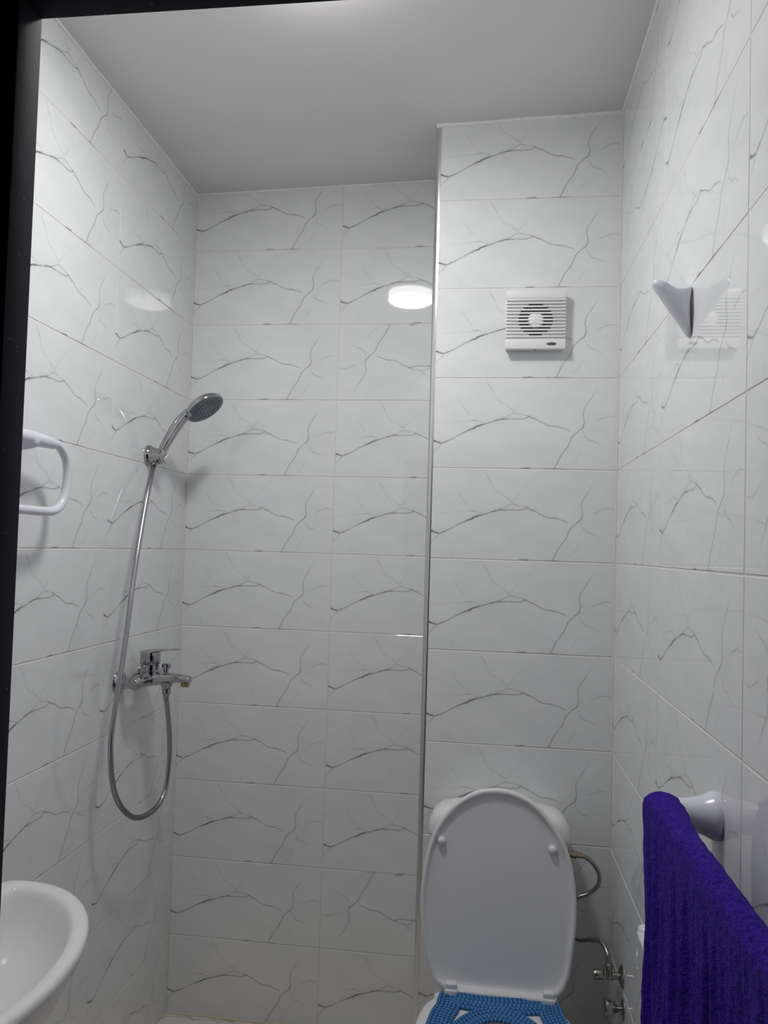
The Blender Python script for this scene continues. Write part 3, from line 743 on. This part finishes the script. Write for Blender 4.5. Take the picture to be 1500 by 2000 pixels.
# blue crocheted cover lying on the seat
t = thing('seat_cover', (TX, 1.66, 0.455), 'blue crocheted cover lying on the white toilet seat', 'seat cover')
CZ = 0.4600; rp = 0.0050; pitch = 0.0094
KX = 1.057
g = G()
for k in range(5):
    a, b = 0.098 + pitch * k, 0.180 + pitch * k
    pts = resample([Vector(p) for p in oval(KX, 1.612, a, b, CZ + 0.0012 * math.sin(k * 2.1), n=120, p=2.0)], 0.004, True)
    tube(g, pts, rp, 8, closed=True, uv=True)
g.build('inner_band', CROCHET, t, angle=180)
g = G()
SC = [(0.915, 1.868), (0.928, 1.881), (0.950, 1.885), (0.980, 1.880), (1.010, 1.876), (1.058, 1.877), (1.105, 1.880), (1.140, 1.887), (1.175, 1.888), (1.196, 1.880), (1.205, 1.862), (1.207, 1.835), (1.216, 1.795), (1.225, 1.72), (1.222, 1.62), (1.205, 1.53), (1.16, 1.455), (1.10, 1.425), (1.05, 1.42), (1.0, 1.425), (0.945, 1.455), (0.90, 1.53), (0.885, 1.62), (0.888, 1.72), (0.898, 1.79), (0.910, 1.83)]
for k in range(6):
    c = Vector((KX, 1.655, 0)); base = spline([(a, b, 0) for a, b in SC], 5, True); ins = []
    for i, p in enumerate(base):
        tg = (base[(i + 1) % len(base)] - base[i - 1]).normalized(); nn = Vector((-tg.y, tg.x, 0))
        if nn.dot(c - p) < 0: nn = -nn
        q = p + nn * (pitch * (k + 0.5)); ins.append(Vector((q.x, q.y, CZ + 0.0012 * math.cos(k * 1.7))))
    tube(g, resample(ins, 0.004, True), rp, 8, closed=True, uv=True)
g.build('outer_band', CROCHET, t, angle=180)

# ------------------------------------------------------------------ cistern supply hose and valves
t = thing('supply_hose', (1.244, 2.0, 0.767), 'thin braided supply hose from cistern side down to angle valve', 'hose')
HP = [(1.256, 2.0, 0.766), (1.272, 2.0, 0.763), (1.292, 2.0, 0.748), (1.307, 2.0, 0.722), (1.304, 2.0, 0.695), (1.283, 2.0, 0.673), (1.254, 2.0, 0.660), (1.240, 1.995, 0.640), (1.234, 1.988, 0.605), (1.240, 1.980, 0.577), (1.258, 1.968, 0.570), (1.283, 1.955, 0.581), (1.303, 1.935, 0.588), (1.314, 1.91, 0.578), (1.317, 1.893, 0.560)]
g = G(); tube(g, resample(spline(HP, 8), 0.003), 0.0052, 10); g.build('flexible_tube', STEEL, t)
g = G(); lathe(g, (1.229, 2.0, 0.769), (1, 0, -0.08), [(0, 0), (0.0085, 0), (0.0085, 0.009), (0.0098, 0.009), (0.0098, 0.020), (0.0075, 0.021), (0.0068, 0.034), (0.0055, 0.036)], 6); g.build('brass_nut', BRASS, t, smooth=False)
g = G(); lathe(g, (1.317, 1.893, 0.548), (0, 0, 1), [(0.0085, 0), (0.0085, 0.010), (0.007, 0.011), (0.0065, 0.028), (0, 0.028)], 12); g.build('valve_nut', NICKEL, t)

t = thing('angle_valve', (XR, 1.893, 0.53), 'dull metal angle valve feeding the braided hose on right wall', 'valve')
g = G(); lathe(g, (XR + 0.0003, 1.893, 0.531), (-1, 0, 0), [(0, 0), (0.0255, 0), (0.0255, 0.0015), (0.022, 0.005), (0.013, 0.009), (0.010, 0.009), (0, 0.009)], 32); g.build('escutcheon', NICKEL, t)
g = G(); tube(g, [(XR - 0.006, 1.893, 0.531), (1.33, 1.893, 0.531), (1.3, 1.893, 0.531)], 0.0078, 16)
lathe(g, (1.305, 1.893, 0.531), (0.05, 0, 1), [(0.0085, -0.008), (0.0098, -0.004), (0.0098, 0.006), (0.008, 0.012), (0.007, 0.020), (0, 0.020)], 16)
lathe(g, (1.317, 1.893, 0.531), (0, 0, 1), [(0.0, -0.010), (0.0095, -0.009), (0.0095, 0.006), (0.0075, 0.010), (0.007, 0.018), (0, 0.018)], 16)
g.build('body', NICKEL, t)
g = G(); lathe(g, (1.306, 1.893, 0.531), (-1, 0, 0), [(0.006, 0), (0.0095, 0.002), (0.0115, 0.006), (0.0118, 0.022), (0.0105, 0.025), (0, 0.026)], 10); g.build('handle', NICKEL, t)

t = thing('stop_valve', (XR, 1.879, 0.463), 'shiny chrome flared valve knob low on right wall beneath the angle valve', 'valve')
g = G(); lathe(g, (XR + 0.0003, 1.879, 0.463), (-1, 0, 0), [(0, 0), (0.024, 0), (0.024, 0.0015), (0.016, 0.004), (0.007, 0.005), (0, 0.005)], 32); g.build('escutcheon', NICKEL, t)
g = G(); lathe(g, (XR - 0.004, 1.879, 0.463), (-1, 0, 0), [(0.0055, 0), (0.0055, 0.006), (0.0100, 0.013), (0.0160, 0.021), (0.0205, 0.028), (0.0222, 0.033), (0.0218, 0.038), (0.0190, 0.0405), (0, 0.0420)], 32); g.build('knob', CHROME, t)
